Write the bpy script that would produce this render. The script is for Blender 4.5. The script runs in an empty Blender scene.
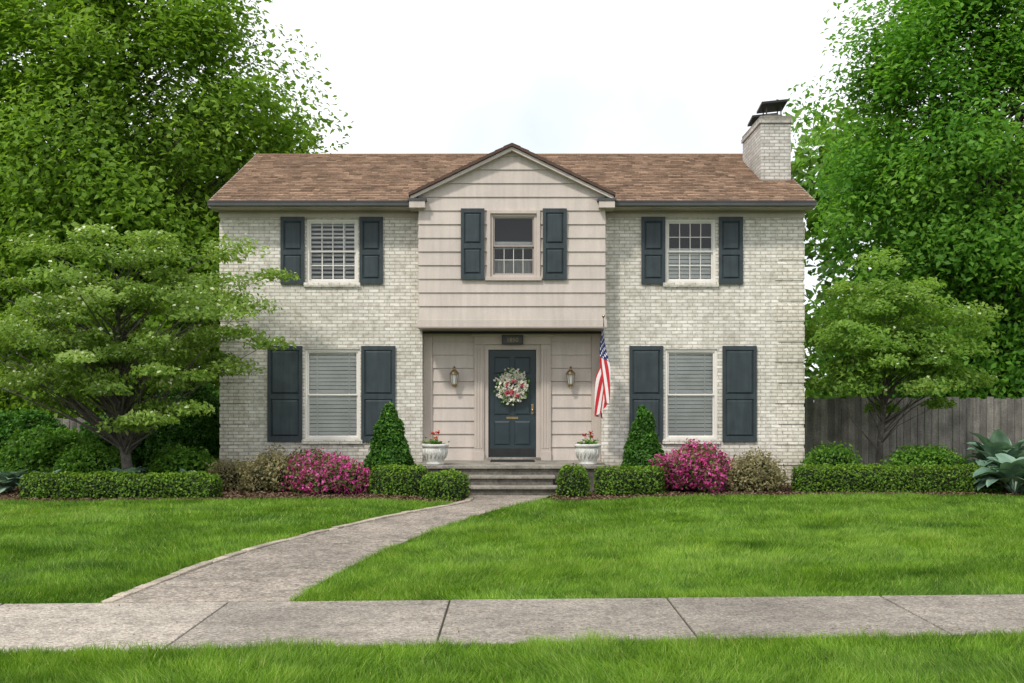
import bpy, bmesh, math, random
import numpy as np
from mathutils import Vector, Matrix, noise as mnoise
rng=np.random.default_rng(11); random.seed(11)
scene=bpy.context.scene
COL=scene.collection

# ---------------------------------------------------------------- helpers
def empty(name,loc=(0,0,0)):
    e=bpy.data.objects.new(name,None); e.location=loc; e.empty_display_size=.3
    COL.objects.link(e); return e
def attach(o,p):
    if p is not None:
        o.parent=p; o.matrix_parent_inverse=Matrix.Translation(-Vector(p.location))
def obj_np(name,V,F,mats,midx=None,tint=None,parent=None,smooth=False):
    V=np.asarray(V,dtype=np.float32); F=np.asarray(F,dtype=np.int32)
    me=bpy.data.meshes.new(name); n,k=F.shape
    me.vertices.add(len(V)); me.vertices.foreach_set('co',V.ravel())
    me.loops.add(n*k); me.loops.foreach_set('vertex_index',F.ravel())
    me.polygons.add(n); me.polygons.foreach_set('loop_start',np.arange(0,n*k,k,dtype=np.int32))
    me.polygons.foreach_set('loop_total',np.full(n,k,dtype=np.int32))
    for m in mats: me.materials.append(m)
    if midx is not None: me.polygons.foreach_set('material_index',np.asarray(midx,dtype=np.int32))
    if smooth: me.polygons.foreach_set('use_smooth',np.ones(n,dtype=bool))
    me.update(calc_edges=True)
    if tint is not None:
        a=me.attributes.new('tint','FLOAT','FACE'); a.data.foreach_set('value',np.asarray(tint,dtype=np.float32))
    o=bpy.data.objects.new(name,me); COL.objects.link(o); attach(o,parent); return o
class MB:
    def __init__(s): s.v=[];s.f=[];s.m=[];s.t=[];s.mats=[]
    def mi(s,mat):
        if mat not in s.mats: s.mats.append(mat)
        return s.mats.index(mat)
    def face(s,pts,mat,t=0.5):
        b=len(s.v); s.v+= [tuple(p) for p in pts]; s.f.append(tuple(range(b,b+len(pts)))); s.m.append(s.mi(mat)); s.t.append(t)
    def hexa(s,p,mat,t=0.5):
        b=len(s.v); s.v+=[tuple(q) for q in p]
        for f in ((0,3,2,1),(4,5,6,7),(0,1,5,4),(1,2,6,5),(2,3,7,6),(3,0,4,7)):
            s.f.append(tuple(b+i for i in f)); s.m.append(s.mi(mat)); s.t.append(t)
    def box(s,x0,x1,y0,y1,z0,z1,mat,t=0.5):
        s.hexa([(x0,y0,z0),(x1,y0,z0),(x1,y1,z0),(x0,y1,z0),(x0,y0,z1),(x1,y0,z1),(x1,y1,z1),(x0,y1,z1)],mat,t)
    def prism(s,poly,z0,z1,mat,t=.5):
        n=len(poly); b=len(s.v)
        s.v+=[(p[0],p[1],z0) for p in poly]+[(p[0],p[1],z1) for p in poly]
        s.f.append(tuple(b+n+i for i in range(n))); s.m.append(s.mi(mat)); s.t.append(t)
        s.f.append(tuple(b+n-1-i for i in range(n))); s.m.append(s.mi(mat)); s.t.append(t)
        for i in range(n):
            j=(i+1)%n; s.f.append((b+i,b+j,b+n+j,b+n+i)); s.m.append(s.mi(mat)); s.t.append(t)
    def tube(s,pts,rad,mat,k=7,cap=True):
        pts=[Vector(p) for p in pts]; n=len(pts); b=len(s.v); prev=None
        for i,p in enumerate(pts):
            d=(pts[min(i+1,n-1)]-pts[max(i-1,0)]).normalized()
            if prev is None:
                a=Vector((1,0,0)) if abs(d.x)<.9 else Vector((0,1,0))
                u=d.cross(a).normalized()
            else: u=(prev-d*prev.dot(d)).normalized()
            prev=u; w=d.cross(u)
            for j in range(k):
                an=2*math.pi*j/k; s.v.append(tuple(p+(u*math.cos(an)+w*math.sin(an))*rad[i]))
        mi=s.mi(mat)
        for i in range(n-1):
            for j in range(k):
                j2=(j+1)%k; s.f.append((b+i*k+j,b+i*k+j2,b+(i+1)*k+j2,b+(i+1)*k+j)); s.m.append(mi); s.t.append(.5)
        if cap:
            s.f.append(tuple(b+(n-1)*k+j for j in range(k))); s.m.append(mi); s.t.append(.5)
            s.f.append(tuple(b+k-1-j for j in range(k))); s.m.append(mi); s.t.append(.5)
    def lathe(s,c,prof,mat,k=28,close=True):
        b=len(s.v); n=len(prof); mi=s.mi(mat)
        for r,z in prof:
            for j in range(k):
                a=2*math.pi*j/k; s.v.append((c[0]+r*math.cos(a),c[1]+r*math.sin(a),c[2]+z))
        for i in range(n-1):
            for j in range(k):
                j2=(j+1)%k; s.f.append((b+i*k+j,b+i*k+j2,b+(i+1)*k+j2,b+(i+1)*k+j)); s.m.append(mi); s.t.append(.5)
    def build(s,name,parent=None,smooth=False,bevel=0):
        me=bpy.data.meshes.new(name); me.from_pydata(s.v,[],s.f)
        for m in s.mats: me.materials.append(m)
        me.polygons.foreach_set('material_index',np.array(s.m,dtype=np.int32))
        a=me.attributes.new('tint','FLOAT','FACE'); a.data.foreach_set('value',np.array(s.t,dtype=np.float32))
        if smooth: me.polygons.foreach_set('use_smooth',np.ones(len(s.f),dtype=bool))
        me.update(); o=bpy.data.objects.new(name,me); COL.objects.link(o); attach(o,parent)
        if bevel:
            m=o.modifiers.new('bev','BEVEL'); m.width=bevel; m.segments=2; m.limit_method='ANGLE'
        return o

# ---------------------------------------------------------------- materials
def nodes(name):
    m=bpy.data.materials.new(name); m.use_nodes=True; nt=m.node_tree; nt.nodes.clear()
    out=nt.nodes.new('ShaderNodeOutputMaterial'); return m,nt,out
def N(nt,t,**kw):
    n=nt.nodes.new(t)
    for k,v in kw.items(): setattr(n,k,v)
    return n
def ramp(nt,stops):
    r=nt.nodes.new('ShaderNodeValToRGB'); e=r.color_ramp.elements
    while len(e)<len(stops): e.new(.5)
    for i,(p,c) in enumerate(stops): e[i].position=p; e[i].color=(c[0],c[1],c[2],1)
    return r
def mixc(nt,fac,a,b,bt='MIX'):
    m=nt.nodes.new('ShaderNodeMix'); m.data_type='RGBA'; m.blend_type=bt
    for idx,v in ((0,fac),(6,a),(7,b)):
        if hasattr(v,'links'): nt.links.new(v,m.inputs[idx])
        elif idx==0: m.inputs[0].default_value=v
        else: m.inputs[idx].default_value=(v[0],v[1],v[2],1)
    return m.outputs[2]
def generic(name,c,rough=.6,ns=3,amt=.25,fs=60,famt=.15,bump=.2,bdist=.005,metal=0,tint=0,spec=.4,mid=0,mids=9,streak=0,speck=0,specs=38):
    m,nt,out=nodes(name); L=nt.links
    tc=N(nt,'ShaderNodeTexCoord')
    n1=N(nt,'ShaderNodeTexNoise'); n1.inputs['Scale'].default_value=ns; n1.inputs['Detail'].default_value=6
    n2=N(nt,'ShaderNodeTexNoise'); n2.inputs['Scale'].default_value=fs; n2.inputs['Detail'].default_value=3
    L.new(tc.outputs['Object'],n1.inputs['Vector']); L.new(tc.outputs['Object'],n2.inputs['Vector'])
    r1=ramp(nt,[(.3,(1-amt,)*3),(.7,(1+amt*.4,)*3)]); L.new(n1.outputs['Fac'],r1.inputs['Fac'])
    r2=ramp(nt,[(.3,(1-famt,)*3),(.7,(1+famt*.5,)*3)]); L.new(n2.outputs['Fac'],r2.inputs['Fac'])
    col=mixc(nt,1,c,r1.outputs['Color'],'MULTIPLY'); col=mixc(nt,1,col,r2.outputs['Color'],'MULTIPLY')
    if mid:
        n3=N(nt,'ShaderNodeTexNoise'); n3.inputs['Scale'].default_value=mids; n3.inputs['Detail'].default_value=8; n3.inputs['Roughness'].default_value=.7
        L.new(tc.outputs['Object'],n3.inputs['Vector'])
        r3=ramp(nt,[(.32,(1-mid,1-mid,1-mid)),(.5,(1,1,1)),(.7,(1+mid*.5,)*3)]); L.new(n3.outputs['Fac'],r3.inputs['Fac'])
        col=mixc(nt,1,col,r3.outputs['Color'],'MULTIPLY')
    if speck:   # exposed pebbles of different stone colours
        vo=N(nt,'ShaderNodeTexVoronoi'); vo.inputs['Scale'].default_value=specs; L.new(tc.outputs['Object'],vo.inputs['Vector'])
        sv=N(nt,'ShaderNodeSeparateColor'); L.new(vo.outputs['Color'],sv.inputs[0])
        rv=ramp(nt,[(0,(1-speck,1-speck*1.05,1-speck*1.1)),(.35,(.92,.90,.87)),(.7,(1.05,1.03,1)),(1,(1+speck,1+speck*.95,1+speck*.85))]); L.new(sv.outputs[0],rv.inputs['Fac'])
        col=mixc(nt,1,col,rv.outputs['Color'],'MULTIPLY')
    if streak:
        mp=N(nt,'ShaderNodeMapping'); mp.inputs['Scale'].default_value=(6,6,.5); L.new(tc.outputs['Object'],mp.inputs[0])
        n4=N(nt,'ShaderNodeTexNoise'); n4.inputs['Scale'].default_value=2; n4.inputs['Detail'].default_value=6; L.new(mp.outputs[0],n4.inputs['Vector'])
        r4=ramp(nt,[(.35,(1-streak,1-streak,1-streak)),(.6,(1,1,1))]); L.new(n4.outputs['Fac'],r4.inputs['Fac']); col=mixc(nt,1,col,r4.outputs['Color'],'MULTIPLY')
    if tint:
        at=N(nt,'ShaderNodeAttribute',attribute_name='tint')
        rt=ramp(nt,[(0,(1-tint,)*3),(1,(1+tint,)*3)]); L.new(at.outputs['Fac'],rt.inputs['Fac'])
        col=mixc(nt,1,col,rt.outputs['Color'],'MULTIPLY')
    p=N(nt,'ShaderNodeBsdfPrincipled'); p.inputs['Roughness'].default_value=rough; p.inputs['Metallic'].default_value=metal
    p.inputs['Specular IOR Level'].default_value=spec
    L.new(col,p.inputs['Base Color'])
    b=N(nt,'ShaderNodeBump'); b.inputs['Strength'].default_value=bump; b.inputs['Distance'].default_value=bdist
    L.new(n2.outputs['Fac'],b.inputs['Height']); L.new(b.outputs['Normal'],p.inputs['Normal'])
    L.new(p.outputs['BSDF'],out.inputs['Surface']); return m
def leafmat(name,stops,trans=.35,ns=.6,rough=.55,spec=.25,lo=.72,detail=4,hue=0):
    m,nt,out=nodes(name); L=nt.links
    at=N(nt,'ShaderNodeAttribute',attribute_name='tint')
    tc=N(nt,'ShaderNodeTexCoord'); no=N(nt,'ShaderNodeTexNoise'); no.inputs['Scale'].default_value=ns; no.inputs['Detail'].default_value=detail
    L.new(tc.outputs['Object'],no.inputs['Vector'])
    r=ramp(nt,stops); L.new(at.outputs['Fac'],r.inputs['Fac'])
    r1=ramp(nt,[(.3,(lo,lo,lo)),(.7,(1.15+hue,1.15,1.1-hue))]); L.new(no.outputs['Fac'],r1.inputs['Fac'])
    col=mixc(nt,1,r.outputs['Color'],r1.outputs['Color'],'MULTIPLY')
    p=N(nt,'ShaderNodeBsdfPrincipled'); p.inputs['Roughness'].default_value=rough; p.inputs['Specular IOR Level'].default_value=spec
    L.new(col,p.inputs['Base Color'])
    t=N(nt,'ShaderNodeBsdfTranslucent'); tcx=mixc(nt,1,col,(1.3,1.3,.7),'MULTIPLY'); L.new(tcx,t.inputs['Color'])
    mx=N(nt,'ShaderNodeMixShader'); mx.inputs[0].default_value=trans
    L.new(p.outputs[0],mx.inputs[1]); L.new(t.outputs[0],mx.inputs[2]); L.new(mx.outputs[0],out.inputs['Surface']); return m
def brickmat(name,c1,c2,mortar,bw=.205,bh=.068,dirt=.25):
    m,nt,out=nodes(name); L=nt.links
    tc=N(nt,'ShaderNodeTexCoord'); sp=N(nt,'ShaderNodeSeparateXYZ'); L.new(tc.outputs['Object'],sp.inputs[0])
    ad=N(nt,'ShaderNodeMath',operation='ADD'); L.new(sp.outputs[0],ad.inputs[0]); L.new(sp.outputs[1],ad.inputs[1])
    cb=N(nt,'ShaderNodeCombineXYZ'); L.new(ad.outputs[0],cb.inputs[0]); L.new(sp.outputs[2],cb.inputs[1])
    br=N(nt,'ShaderNodeTexBrick'); L.new(cb.outputs[0],br.inputs['Vector'])
    for k,v in (('Scale',1),('Mortar Size',.008),('Mortar Smooth',.2),('Brick Width',bw),('Row Height',bh),('Bias',0)): br.inputs[k].default_value=v
    br.inputs['Color1'].default_value=(*c1,1); br.inputs['Color2'].default_value=(*c2,1); br.inputs['Mortar'].default_value=(*mortar,1)
    n1=N(nt,'ShaderNodeTexNoise'); n1.inputs['Scale'].default_value=.9; n1.inputs['Detail'].default_value=8; L.new(tc.outputs['Object'],n1.inputs['Vector'])
    r1=ramp(nt,[(.3,(1-dirt,1-dirt,1-dirt*1.1)),(.62,(1.03,1.03,1.03))]); L.new(n1.outputs['Fac'],r1.inputs['Fac'])
    n3=N(nt,'ShaderNodeTexNoise'); n3.inputs['Scale'].default_value=12; n3.inputs['Detail'].default_value=6; L.new(tc.outputs['Object'],n3.inputs['Vector'])
    r3=ramp(nt,[(.32,(.76,.74,.70)),(.52,(1.0,1.0,1.0)),(.7,(1.06,1.06,1.06))]); L.new(n3.outputs['Fac'],r3.inputs['Fac'])
    col=mixc(nt,1,br.outputs['Color'],r1.outputs['Color'],'MULTIPLY'); col=mixc(nt,1,col,r3.outputs['Color'],'MULTIPLY')
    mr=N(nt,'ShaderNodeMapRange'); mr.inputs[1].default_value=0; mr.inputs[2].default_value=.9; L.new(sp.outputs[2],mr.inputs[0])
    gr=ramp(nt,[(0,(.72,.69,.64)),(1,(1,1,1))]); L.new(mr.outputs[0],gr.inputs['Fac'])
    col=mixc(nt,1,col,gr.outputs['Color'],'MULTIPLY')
    p=N(nt,'ShaderNodeBsdfPrincipled'); p.inputs['Roughness'].default_value=.65; L.new(col,p.inputs['Base Color'])
    n2=N(nt,'ShaderNodeTexNoise'); n2.inputs['Scale'].default_value=45; L.new(tc.outputs['Object'],n2.inputs['Vector'])
    h=N(nt,'ShaderNodeMath',operation='MULTIPLY_ADD'); L.new(br.outputs['Fac'],h.inputs[0]); h.inputs[1].default_value=-1; L.new(n2.outputs['Fac'],h.inputs[2])
    b=N(nt,'ShaderNodeBump'); b.inputs['Strength'].default_value=.9; b.inputs['Distance'].default_value=.01
    L.new(h.outputs[0],b.inputs['Height']); L.new(b.outputs['Normal'],p.inputs['Normal']); L.new(p.outputs[0],out.inputs['Surface']); return m

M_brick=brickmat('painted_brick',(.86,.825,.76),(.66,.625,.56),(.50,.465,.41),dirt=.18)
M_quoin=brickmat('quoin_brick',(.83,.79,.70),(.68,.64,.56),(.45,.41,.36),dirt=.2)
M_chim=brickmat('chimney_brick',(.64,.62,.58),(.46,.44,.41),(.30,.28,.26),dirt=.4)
M_siding=generic('beige_siding',(.57,.50,.45),.5,1.5,.10,40,.06,.1,.002,streak=.10)
M_trim=generic('beige_trim',(.53,.46,.41),.5,2,.1,40,.05,.1,.002,streak=.06)
M_trimd=generic('taupe_trim',(.34,.29,.26),.5,2,.1,40,.05,.1,.002)
M_white=generic('window_white_paint',(.76,.73,.68),.4,3,.08,40,.04,.05,.001)
M_gutter=generic('gutter_metal',(.07,.072,.075),.4,3,.2,40,.1,.05,.001)
M_shut=generic('shutter_paint',(.040,.057,.066),.5,4,.25,50,.12,.15,.002,streak=.25)
M_door=generic('door_paint',(.028,.045,.054),.35,4,.2,50,.1,.1,.001)
M_dark=generic('dark_room',(.02,.02,.022),.9)  # near-black colour stands in for the darkness of unlit rooms
M_black=generic('black_iron',(.02,.02,.02),.5,6,.3,60,.2,.2,.002)
M_brass=generic('aged_brass',(.36,.27,.14),.4,20,.3,90,.2,.2,.001,metal=.8)
M_blind=generic('blind_slat',(.88,.87,.84),.5,3,.1,30,.05,.05,.001)
M_curt=generic('curtain',(.42,.41,.39),.8,3,.2,30,.05,.05,.001)
M_shingle=generic('roof_shingle',(.30,.20,.138),.9,1.2,.25,35,.4,.8,.01,tint=.45,spec=.12,mid=.2,mids=4)
M_rake=generic('roof_edge_brown',(.10,.06,.045),.8)
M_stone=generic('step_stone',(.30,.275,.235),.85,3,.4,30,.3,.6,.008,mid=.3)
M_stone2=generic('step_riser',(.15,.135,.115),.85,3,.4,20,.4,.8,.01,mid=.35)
M_urn=generic('planter_white',(.66,.65,.61),.7,8,.3,50,.2,.6,.01)
M_soil=generic('potting_soil',(.04,.028,.02),.95,20,.4,60,.4,.8,.01)
M_bark=generic('bark',(.13,.105,.085),.95,6,.5,40,.4,1,.02)
M_barkd=generic('bark_grey',(.17,.15,.13),.95,6,.5,40,.4,1,.02)
M_core=generic('dark_inner_fill',(.015,.025,.01),.95)  # added dark filler core, keeps shrubs from being see-through
M_conc=generic('concrete_sidewalk',(.345,.31,.27),.9,.8,.28,70,.35,.8,.006,tint=.24,mid=.3,mids=5,speck=.42,specs=55)
M_walk=generic('aggregate_path',(.33,.29,.25),.92,.9,.3,60,.4,.9,.007,tint=.14,mid=.4,mids=4,speck=.5,specs=42)
M_edge=generic('edging_brick',(.42,.36,.29),.9,3,.3,50,.3,.6,.006,tint=.2,mid=.2)
M_joint=generic('joint_dirt',(.05,.045,.03),.95)
M_fence=generic('weathered_wood',(.25,.235,.21),.9,3,.4,30,.3,.4,.005,tint=.28,streak=.35)
M_road=generic('asphalt',(.05,.05,.052),.9,.5,.3,90,.4,.6,.005)
M_red=generic('flag_red',(.50,.02,.03),.75,30,.1,200,.1,.05,.001)
M_wh=generic('flag_white',(.75,.73,.72),.75,30,.1,200,.1,.05,.001)
M_blue=generic('flag_blue',(.015,.025,.14),.75,30,.1,200,.1,.05,.001)
def groundmat(name,stops,scale,fs,bump):
    m,nt,out=nodes(name); L=nt.links
    tc=N(nt,'ShaderNodeTexCoord'); n1=N(nt,'ShaderNodeTexNoise'); n1.inputs['Scale'].default_value=scale; n1.inputs['Detail'].default_value=8
    n2=N(nt,'ShaderNodeTexNoise'); n2.inputs['Scale'].default_value=fs; n2.inputs['Detail'].default_value=4
    L.new(tc.outputs['Object'],n1.inputs['Vector']); L.new(tc.outputs['Object'],n2.inputs['Vector'])
    r=ramp(nt,stops); L.new(n1.outputs['Fac'],r.inputs['Fac'])
    r2=ramp(nt,[(.3,(.5,.5,.5)),(.7,(1.3,1.3,1.3))]); L.new(n2.outputs['Fac'],r2.inputs['Fac'])
    c=mixc(nt,1,r.outputs['Color'],r2.outputs['Color'],'MULTIPLY')
    p=N(nt,'ShaderNodeBsdfPrincipled'); p.inputs['Roughness'].default_value=.95; p.inputs['Specular IOR Level'].default_value=.1; L.new(c,p.inputs['Base Color'])
    b=N(nt,'ShaderNodeBump'); b.inputs['Strength'].default_value=1; b.inputs['Distance'].default_value=bump
    L.new(n2.outputs['Fac'],b.inputs['Height']); L.new(b.outputs['Normal'],p.inputs['Normal']); L.new(p.outputs[0],out.inputs['Surface']); return m
M_lawnb=groundmat('lawn_ground',[(.3,(.04,.085,.013)),(.7,(.08,.14,.022))],.4,40,.03)
M_mulch=groundmat('mulch',[(.3,(.09,.052,.035)),(.7,(.16,.10,.07))],2,35,.03)
M_chip=leafmat('mulch_chips',[(0,(.06,.035,.025)),(1,(.30,.20,.14))],0,2,.9,.1)
M_grass=leafmat('grass_blades',[(0,(.045,.12,.013)),(.45,(.135,.29,.028)),(.8,(.24,.42,.05)),(1,(.40,.48,.15))],.35,1.6,.5,.2,lo=.72,detail=10,hue=.08)
M_leafL=leafmat('leaf_linden',[(0,(.10,.20,.022)),(.5,(.19,.34,.036)),(1,(.29,.45,.075))],.5,.35,lo=.82)
M_leafR=leafmat('leaf_maple',[(0,(.07,.20,.026)),(.5,(.14,.33,.042)),(1,(.23,.43,.07))],.5,.35,lo=.82)
M_leafD=leafmat('leaf_dogwood',[(0,(.13,.22,.04)),(.5,(.22,.35,.065)),(.9,(.32,.45,.12)),(1,(.38,.48,.17))],.45,.8,lo=.8)
M_leafK=leafmat('leaf_small_tree',[(0,(.12,.23,.035)),(.5,(.20,.35,.06)),(1,(.29,.44,.10))],.5,.8,lo=.82)
M_leafBg=leafmat('leaf_background',[(0,(.05,.13,.018)),(.5,(.11,.23,.03)),(1,(.18,.32,.055))],.4,.25)
M_bract=leafmat('white_bracts',[(0,(.50,.56,.32)),(1,(.75,.78,.56))],.3)
M_box=leafmat('leaf_boxwood',[(0,(.035,.09,.009)),(.6,(.11,.22,.018)),(1,(.22,.35,.035))],.25,2.5)
M_con=leafmat('leaf_spruce',[(0,(.025,.085,.012)),(.6,(.065,.19,.022)),(1,(.14,.31,.04))],.25,3)
M_az=leafmat('azalea_flower',[(0,(.45,.03,.20)),(.6,(.75,.10,.42)),(1,(.85,.35,.62))],.3,3)
M_azl=leafmat('azalea_leaf',[(0,(.06,.10,.02)),(1,(.17,.23,.06))],.25,3)
M_tan=leafmat('leaf_spirea',[(0,(.14,.15,.06)),(.5,(.28,.26,.13)),(1,(.46,.37,.25))],.3,3)
M_shr=leafmat('leaf_shrub',[(0,(.04,.12,.015)),(.6,(.12,.28,.03)),(1,(.23,.42,.06))],.3,2)
M_hosta=leafmat('leaf_hosta',[(0,(.09,.18,.12)),(.6,(.18,.30,.22)),(1,(.30,.42,.33))],.15,5,.45,.4)
M_ger=leafmat('geranium_red',[(0,(.45,.01,.01)),(1,(.8,.06,.03))],.2,5)
M_wpk=leafmat('wreath_pink',[(0,(.42,.02,.05)),(1,(.72,.16,.22))],.2,5)
M_wfl=leafmat('wreath_white',[(0,(.6,.57,.5)),(1,(.85,.83,.78))],.2,5)
m,nt,out=nodes('window_glass'); L=nt.links
tr=N(nt,'ShaderNodeBsdfTransparent'); tr.inputs[0].default_value=(.95,.97,.97,1)
gl=N(nt,'ShaderNodeBsdfGlossy'); gl.inputs['Roughness'].default_value=.03; gl.inputs[0].default_value=(.9,.9,.9,1)
lw=N(nt,'ShaderNodeFresnel'); lw.inputs[0].default_value=1.5
mx=N(nt,'ShaderNodeMixShader'); L.new(lw.outputs[0],mx.inputs[0]); L.new(tr.outputs[0],mx.inputs[1]); L.new(gl.outputs[0],mx.inputs[2]); L.new(mx.outputs[0],out.inputs[0]); M_glass=m

# ---------------------------------------------------------------- leaf scattering
def unit(a): return a/np.maximum(np.linalg.norm(a,axis=1,keepdims=True),1e-6)
def leaves(P,Nn,size,wid=.55,fold=.25,up=None):
    n=len(P); Nn=unit(Nn); r=rng.normal(size=(n,3))
    t=unit(r-Nn*np.sum(r*Nn,axis=1,keepdims=True)); b=np.cross(Nn,t); s=np.asarray(size).reshape(-1,1)
    V=np.empty((n,4,3)); V[:,0]=P-t*s; V[:,2]=P+t*s
    V[:,1]=P+b*s*wid+Nn*s*fold; V[:,3]=P-b*s*wid+Nn*s*fold
    return V.reshape(-1,3), np.arange(4*n).reshape(n,4)
HX=5.72; D=22.8; DB=30.3
def clip(P,marg=.12):
    ins=(np.abs(P[:,0])<HX+.15)&(P[:,1]>D-marg)&(P[:,1]<DB+.3)&(P[:,2]<7.6)
    return ~ins & (P[:,2]>.03)

def tree(name,base,trunk_r,C,R,ncl,clr,nleaf,ls,lmat,bark,flat=.6,shell=.35,seed=0,extra=None,zfork=None,upn=.75,rag=.05,lobamp=1):
    rg=np.random.default_rng(seed); root=empty(name,base)
    C=np.array(C,float);R=np.array(R,float)
    d=unit(rg.normal(size=(ncl,3))); ph=rg.uniform(0,6.28,6)
    lob=1+lobamp*(.12*np.sin(3*d[:,0]*2+ph[0])*np.cos(4*d[:,2]+ph[1])+.09*np.sin(7*d[:,1]+ph[2]+5*d[:,0]))+rg.normal(0,rag,ncl)
    rad=(shell+(1-shell)*rg.random(ncl)**.6)*lob
    cc=C+d*rad[:,None]*R
    cc=cc[cc[:,2]>max(.35,C[2]-R[2]*.97)]
    keep=clip(cc,.35); cc=cc[keep]; ncl=len(cc)
    w=MB(); b=Vector(base); top=Vector((C[0],C[1],C[2]+R[2]*.55)); zf=zfork if zfork else max(.8,(C[2]-R[2])*1.1+.6)
    tp=[]; tr_=[]
    for i in range(9):
        t=i/8; p=b.lerp(top,t)+Vector((math.sin(t*5+seed)*.12*t*R[0]/3,math.cos(t*4+seed)*.1*t*R[0]/3,0)); 
        tp.append(p); tr_.append(trunk_r*(1.25 if i==0 else 1)*(1-t*.8))
    w.tube(tp,tr_,bark,9)
    def onT(z):
        t=min(max((z-base[2])/(top.z-base[2]),.05),.98); i=min(int(t*8),7); return tp[i].lerp(tp[i+1],t*8-i), trunk_r*(1-t*.8)
    for c in cc:
        c=Vector(c); hz=math.hypot(c.x-C[0],c.y-C[1])
        z0=max(zf*random.uniform(.8,1.15),c.z-hz*random.uniform(.5,.95)-.2); z0=min(z0,c.z)
        s,r0=onT(z0); m1=s.lerp(c,.4)+Vector((rg.normal()*.1,rg.normal()*.1,.12*hz*.5)); m2=s.lerp(c,.75)+Vector((rg.normal()*.1,rg.normal()*.1,.05*hz))
        r0=min(r0*.5,trunk_r*.26)
        w.tube([s,m1,m2,c],[r0,r0*.5,r0*.22,.005],bark,5,False)
    w.build('trunk_and_limbs',root,True)
    k=nleaf//ncl; sc=clr*rg.uniform(.65,1.3,ncl)
    g=rg.normal(size=(ncl,k,3)); g=g/np.maximum(np.linalg.norm(g,axis=2,keepdims=True),.01)*(rg.random((ncl,k,1))**.5)*1.2
    g[:,:,2]*=flat
    P=cc[:,None,:]+g*sc[:,None,None]
    P[:,:,2]-=.12*np.sum(g[:,:,:2]**2,axis=2)*sc[:,None]
    ct=np.clip(.5+rg.normal(0,.17,ncl),0,1)
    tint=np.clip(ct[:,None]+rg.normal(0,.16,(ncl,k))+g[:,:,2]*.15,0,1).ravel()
    P=P.reshape(-1,3); ok=clip(P); P=P[ok]; tint=tint[ok]
    nn=unit(P-C)*.45+np.array([0,0,upn])+rg.normal(size=P.shape)*.55
    V,F=leaves(P,nn,ls*rg.uniform(.6,1.3,len(P)))
    obj_np('foliage',V,F,[lmat],tint=tint,parent=root)
    if extra:
        em,cnt,es=extra; idx=rg.choice(len(P),cnt,replace=False); Q=P[idx]+np.array([0,-.02,.04]); Q=Q[clip(Q)]
        nn=np.array([[0,-.5,1.]])+rg.normal(size=Q.shape)*.35
        V,F=leaves(Q,nn,es*rg.uniform(.6,1.2,len(Q)),.8); obj_np('blossoms',V,F,[em],tint=rg.random(len(Q)),parent=root)
    return root

def sample_surface(V,T,n):
    a=V[T[:,0]];b=V[T[:,1]];c=V[T[:,2]]; nr=np.cross(b-a,c-a); ar=np.linalg.norm(nr,axis=1)
    i=rng.choice(len(T),n,p=ar/ar.sum()); u=rng.random((n,1));v=rng.random((n,1)); f=(u+v)>1; u=np.where(f,1-u,u); v=np.where(f,1-v,v)
    return a[i]+(b[i]-a[i])*u+(c[i]-a[i])*v, unit(nr[i]), ar.sum()/2
def quads_to_tris(F): return np.vstack([F[:,[0,1,2]],F[:,[0,2,3]]])
def disp(V,cen,amp,sc,seed=0):
    out=V.copy()
    for i,p in enumerate(V):
        q=Vector((p[0]*sc+seed*7.3,p[1]*sc,p[2]*sc)); f=mnoise.fractal(q,1,2,3); f2=mnoise.noise(q*3.1)
        d=np.array(p)-cen[i]; l=np.linalg.norm(d)+1e-6; out[i]=p+d/l*amp*(f+.5*f2)
    return out
def grid_faces(n,k,closed=True):
    i=np.arange(n-1)[:,None]; j=np.arange(k if closed else k-1)[None,:]; j2=(j+1)%k
    return np.stack([i*k+j,i*k+j2,(i+1)*k+j2,(i+1)*k+j],-1).reshape(-1,4)
def shrub_from(name,V,F,loc,layers,core=.93,cen=None):
    root=empty(name,loc); T=quads_to_tris(F)
    c=V.mean(axis=0) if cen is None else cen
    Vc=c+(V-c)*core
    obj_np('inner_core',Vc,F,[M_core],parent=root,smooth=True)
    for (lname,mat,dens,ls,off,upb,jit) in layers:
        P,Nn,A=sample_surface(V,T,10); n=int(A*dens); P,Nn,A=sample_surface(V,T,n)
        if np.mean(np.sum(Nn*(P-c),axis=1))<0: Nn=-Nn
        P=P+Nn*(rng.random((n,1))*off*2.2-off*1.2)
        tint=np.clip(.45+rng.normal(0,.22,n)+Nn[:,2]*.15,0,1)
        nn=Nn*.6+np.array([0,0,upb])+rng.normal(size=P.shape)*jit
        ok=P[:,2]>.02; P=P[ok];nn=nn[ok];tint=tint[ok]
        V2,F2=leaves(P,nn,ls*rng.uniform(.6,1.35,len(P))); obj_np(lname,V2,F2,[mat],tint=tint,parent=root)
    return root
def blob(cx,cy,rx,ry,h,amp=.08,sc=3,seed=0,pw=2.2,n=26,k=44,zc=.4):
    V=[];cen=[]
    for i in range(n):
        a=-.45*math.pi*zc*1.2+(math.pi/2+.45*math.pi*zc*1.2)*i/(n-1); a=min(a,math.pi/2-.001)
        for j in range(k):
            b=2*math.pi*j/k; ca,sa=math.cos(a),math.sin(a)
            r=1/((abs(ca)**pw+abs(sa)**pw)**(1/pw))
            z0=h*zc; z=z0+(sa*r)*(h-z0 if sa>0 else z0)
            V.append((cx+rx*ca*r*math.cos(b),cy+ry*ca*r*math.sin(b),max(z,.0))); cen.append((cx,cy,z0))
    V=disp(np.array(V),np.array(cen),amp,sc,seed); return V,grid_faces(n,k),np.array([cx,cy,h*zc])
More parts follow.
